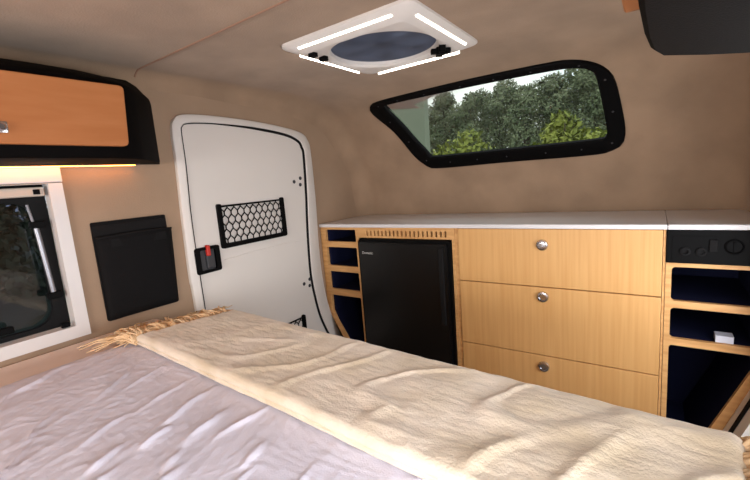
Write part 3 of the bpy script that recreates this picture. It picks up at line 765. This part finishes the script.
# ------------------------------------------------------------------ outside
bm = B(); bmesh.ops.create_grid(bm, x_segments=2, y_segments=2, size=1)
for v in bm.verts: v.co = Vector((v.co.x * 60, v.co.y * 60, -1.45))
struct('ground', bm, M['grass'])
def leaves(bm, c, rad, n, size, seedv, squash=1.0):
    for _ in range(n):
        dv = Vector((random.gauss(0, 1), random.gauss(0, 1), random.gauss(0, 1))).normalized()
        r = rad * (.62 + .38 * random.random()) * (1 + .35 * noise.noise(dv * 2.2 + Vector((seedv, 0, 0))))
        p = Vector(c) + Vector((dv.x * r, dv.y * r, dv.z * r * squash))
        a = Vector((random.gauss(0, 1), random.gauss(0, 1), random.gauss(0, 1))).normalized(); b = a.cross(dv + Vector((.1, .2, .3))).normalized()
        s = size * random.uniform(.6, 1.3)
        q = [bm.verts.new(p + a * s), bm.verts.new(p + b * s * .5), bm.verts.new(p - a * s), bm.verts.new(p - b * s * .5)]
        bm.faces.new(q)
def tree(x, y, h, rad, label, k):
    t = thing('tree', label, 'tree', (x, y, -1.45), group='trees beyond the front window')
    bm = B(); tube(bm, [(x, y, -1.45), (x + .1, y, -1.45 + h * .3), (x - .1, y + .1, -1.45 + h * .8)], [.25, .2, .06], 8); obj('trunk', bm, M['bark'], t, smooth=True)
    bm = B()
    for i in range(8):
        a = i * 2.4 + k; f = i / 7; zz = -1.45 + h * (.12 + .76 * f); rr = rad * (1.0 - .45 * f * f)
        leaves(bm, (x + math.cos(a) * rad * .3, y + math.sin(a) * rad * .3, zz), rr * .8, 1150, .10, k * 3 + i, .85)
    obj('crown', bm, M['leaf'], t)
where = ['just right of the grey-green wall', 'above the taller bright shrub', 'just right of the taller bright shrub', 'left of the middle of the window view', 'in the middle of the window view', 'above the slim upright shrub', 'toward the right end of the window', 'at the right end of the window']
hts = [7.3, 7.5, 6.9, 7.2, 6.8, 7.3, 7.0, 7.4]
for k in range(8):
    tree(-14.6 + k * 1.95, 27.0 + (k % 2) * .8, hts[k], 1.75, 'dark leafy tree of the nearer row outside, ' + where[k], k)
for k in range(9):
    tree(-17.5 + k * 2.15, 31.5 + (k % 3) * .6, 7.6 + .5 * math.sin(k * 2.1) + .12 * k, 2.1, 'dark tree of the farther row outside the front window, partly hidden by the nearer trees', k + 20)
def shrub(x, y, top, rad, label, k, n=900):
    t = thing('shrub', label, 'shrub', (x, y, -1.45))
    bm = B()
    for i in range(5): tube(bm, [(x, y, -1.45), (x + math.cos(i * 1.3) * rad * .3, y + math.sin(i * 1.3) * rad * .3, -1.45 + (top + 1.45) * .5), (x + math.cos(i * 1.3) * rad * .5, y + math.sin(i * 1.3) * rad * .5, top - rad * .5)], [.02, .014, .006], 5)
    obj('stems', bm, M['bark'], t)
    bm = B()
    for i in range(6):
        a = i * 1.9 + k; zz = top - rad * (.35 + .28 * i)
        leaves(bm, (x + math.cos(a) * rad * .4 * (i > 0), y + math.sin(a) * rad * .4 * (i > 0), zz), rad * (.45 + .07 * i), n // 4, .045, k + i, .9)
    obj('foliage', bm, M['leafb'], t)
shrub(-2.62, 5.6, .40, .50, 'bright yellow-green shrub at far lower left of the front window', 1)
shrub(-2.12, 5.4, .54, .48, 'taller bright yellow-green shrub, lower left in the front window', 2)
shrub(-.98, 5.6, .64, .28, 'slim upright light green shrub, lower right in the front window', 5)
shrub(-.62, 5.4, .38, .42, 'low light green shrub at lower right corner of the front window', 6)
shrub(-1.36, 5.9, .30, .36, 'small light green shrub left of the slim one in the window', 7)
t = thing('garden_wall', 'tall plain grey-green wall seen through the left end of the front window', 'wall', (-3.6, 4.6, -1.45))
bm = B(); box(bm, -5.4, -2.34, 4.55, 4.67, -1.45, 1.25, .01); obj('panel', bm, M['shed'], t)
bm = B(); box(bm, -5.45, -2.33, 4.53, 4.69, 1.25, 1.29, .01); obj('coping', bm, M['grey'], t)
for k, (y, wh) in enumerate(((-1.5, 'behind its rear half'), (1.2, 'in the middle of its view'), (4.0, 'near its front edge'))):
    tree(-9.5, y, 4.6, 1.7, 'dark tree outside the tinted side window, ' + wh, k + 50)

# ------------------------------------------------------------------ world, lights, camera
W = bpy.data.worlds.new('sky'); bpy.context.scene.world = W; W.use_nodes = True; nt = W.node_tree
bg = nt.nodes['Background']; tc = nt.nodes.new('ShaderNodeTexCoord'); n = nt.nodes.new('ShaderNodeTexNoise'); n.inputs['Scale'].default_value = 3; n.inputs['Detail'].default_value = 5
r = nt.nodes.new('ShaderNodeValToRGB'); r.color_ramp.elements[0].color = (.62, .72, .85, 1); r.color_ramp.elements[1].color = (.95, .97, .96, 1); r.color_ramp.elements[0].position = .35; r.color_ramp.elements[1].position = .6
nt.links.new(tc.outputs['Generated'], n.inputs['Vector']); nt.links.new(n.outputs['Fac'], r.inputs['Fac']); nt.links.new(r.outputs['Color'], bg.inputs['Color']); bg.inputs['Strength'].default_value = 1.6
def area(name, loc, target, sx, sy, energy, color):
    l = bpy.data.lights.new(name, 'AREA'); l.shape = 'RECTANGLE'; l.size = sx; l.size_y = sy; l.energy = energy; l.color = color
    o = bpy.data.objects.new(name, l); COL.objects.link(o); o.location = Vector(loc) + Vector((0, 0, OZ))
    o.rotation_euler = (Vector(target) - Vector(loc)).to_track_quat('-Z', 'Y').to_euler(); return o
area('daylight_window', (XR + .05, 0, -.14), (XR - 1, 0, -.18), .39, .78, 19, (.93, .95, 1.0))
area('daylight_side_door', (XR + .05, 1.04, -.34), (XR - 1, 1.04, -.34), 1.1, .5, 12.0, (.95, .96, 1.0))
area('rear_fill', (-.52, -1.34, -.07), (-.52, 1, -.45), 1.0, .44, 20.0, (1.0, .95, .90))  # added fill lamp behind the camera; no real rear window is known
cam = bpy.data.cameras.new('camera'); co = bpy.data.objects.new('camera', cam); COL.objects.link(co)
cam.sensor_width = 36; cam.sensor_fit = 'HORIZONTAL'; cam.lens = 398.02 / 750 * 36; cam.clip_start = .01
xa = Vector((.81967820, .56752174, -.07776067)); ya = Vector((-.02300851, .16825912, .98547424)); za = Vector((.57236200, -.80598259, .15097617))
co.matrix_world = Matrix(((xa.x, ya.x, za.x, 0), (xa.y, ya.y, za.y, 0), (xa.z, ya.z, za.z, OZ), (0, 0, 0, 1)))
sc = bpy.context.scene; sc.camera = co
sc.view_settings.view_transform = 'Standard'; sc.view_settings.look = 'None'; sc.view_settings.gamma = 1; sc.view_settings.exposure = 0.0
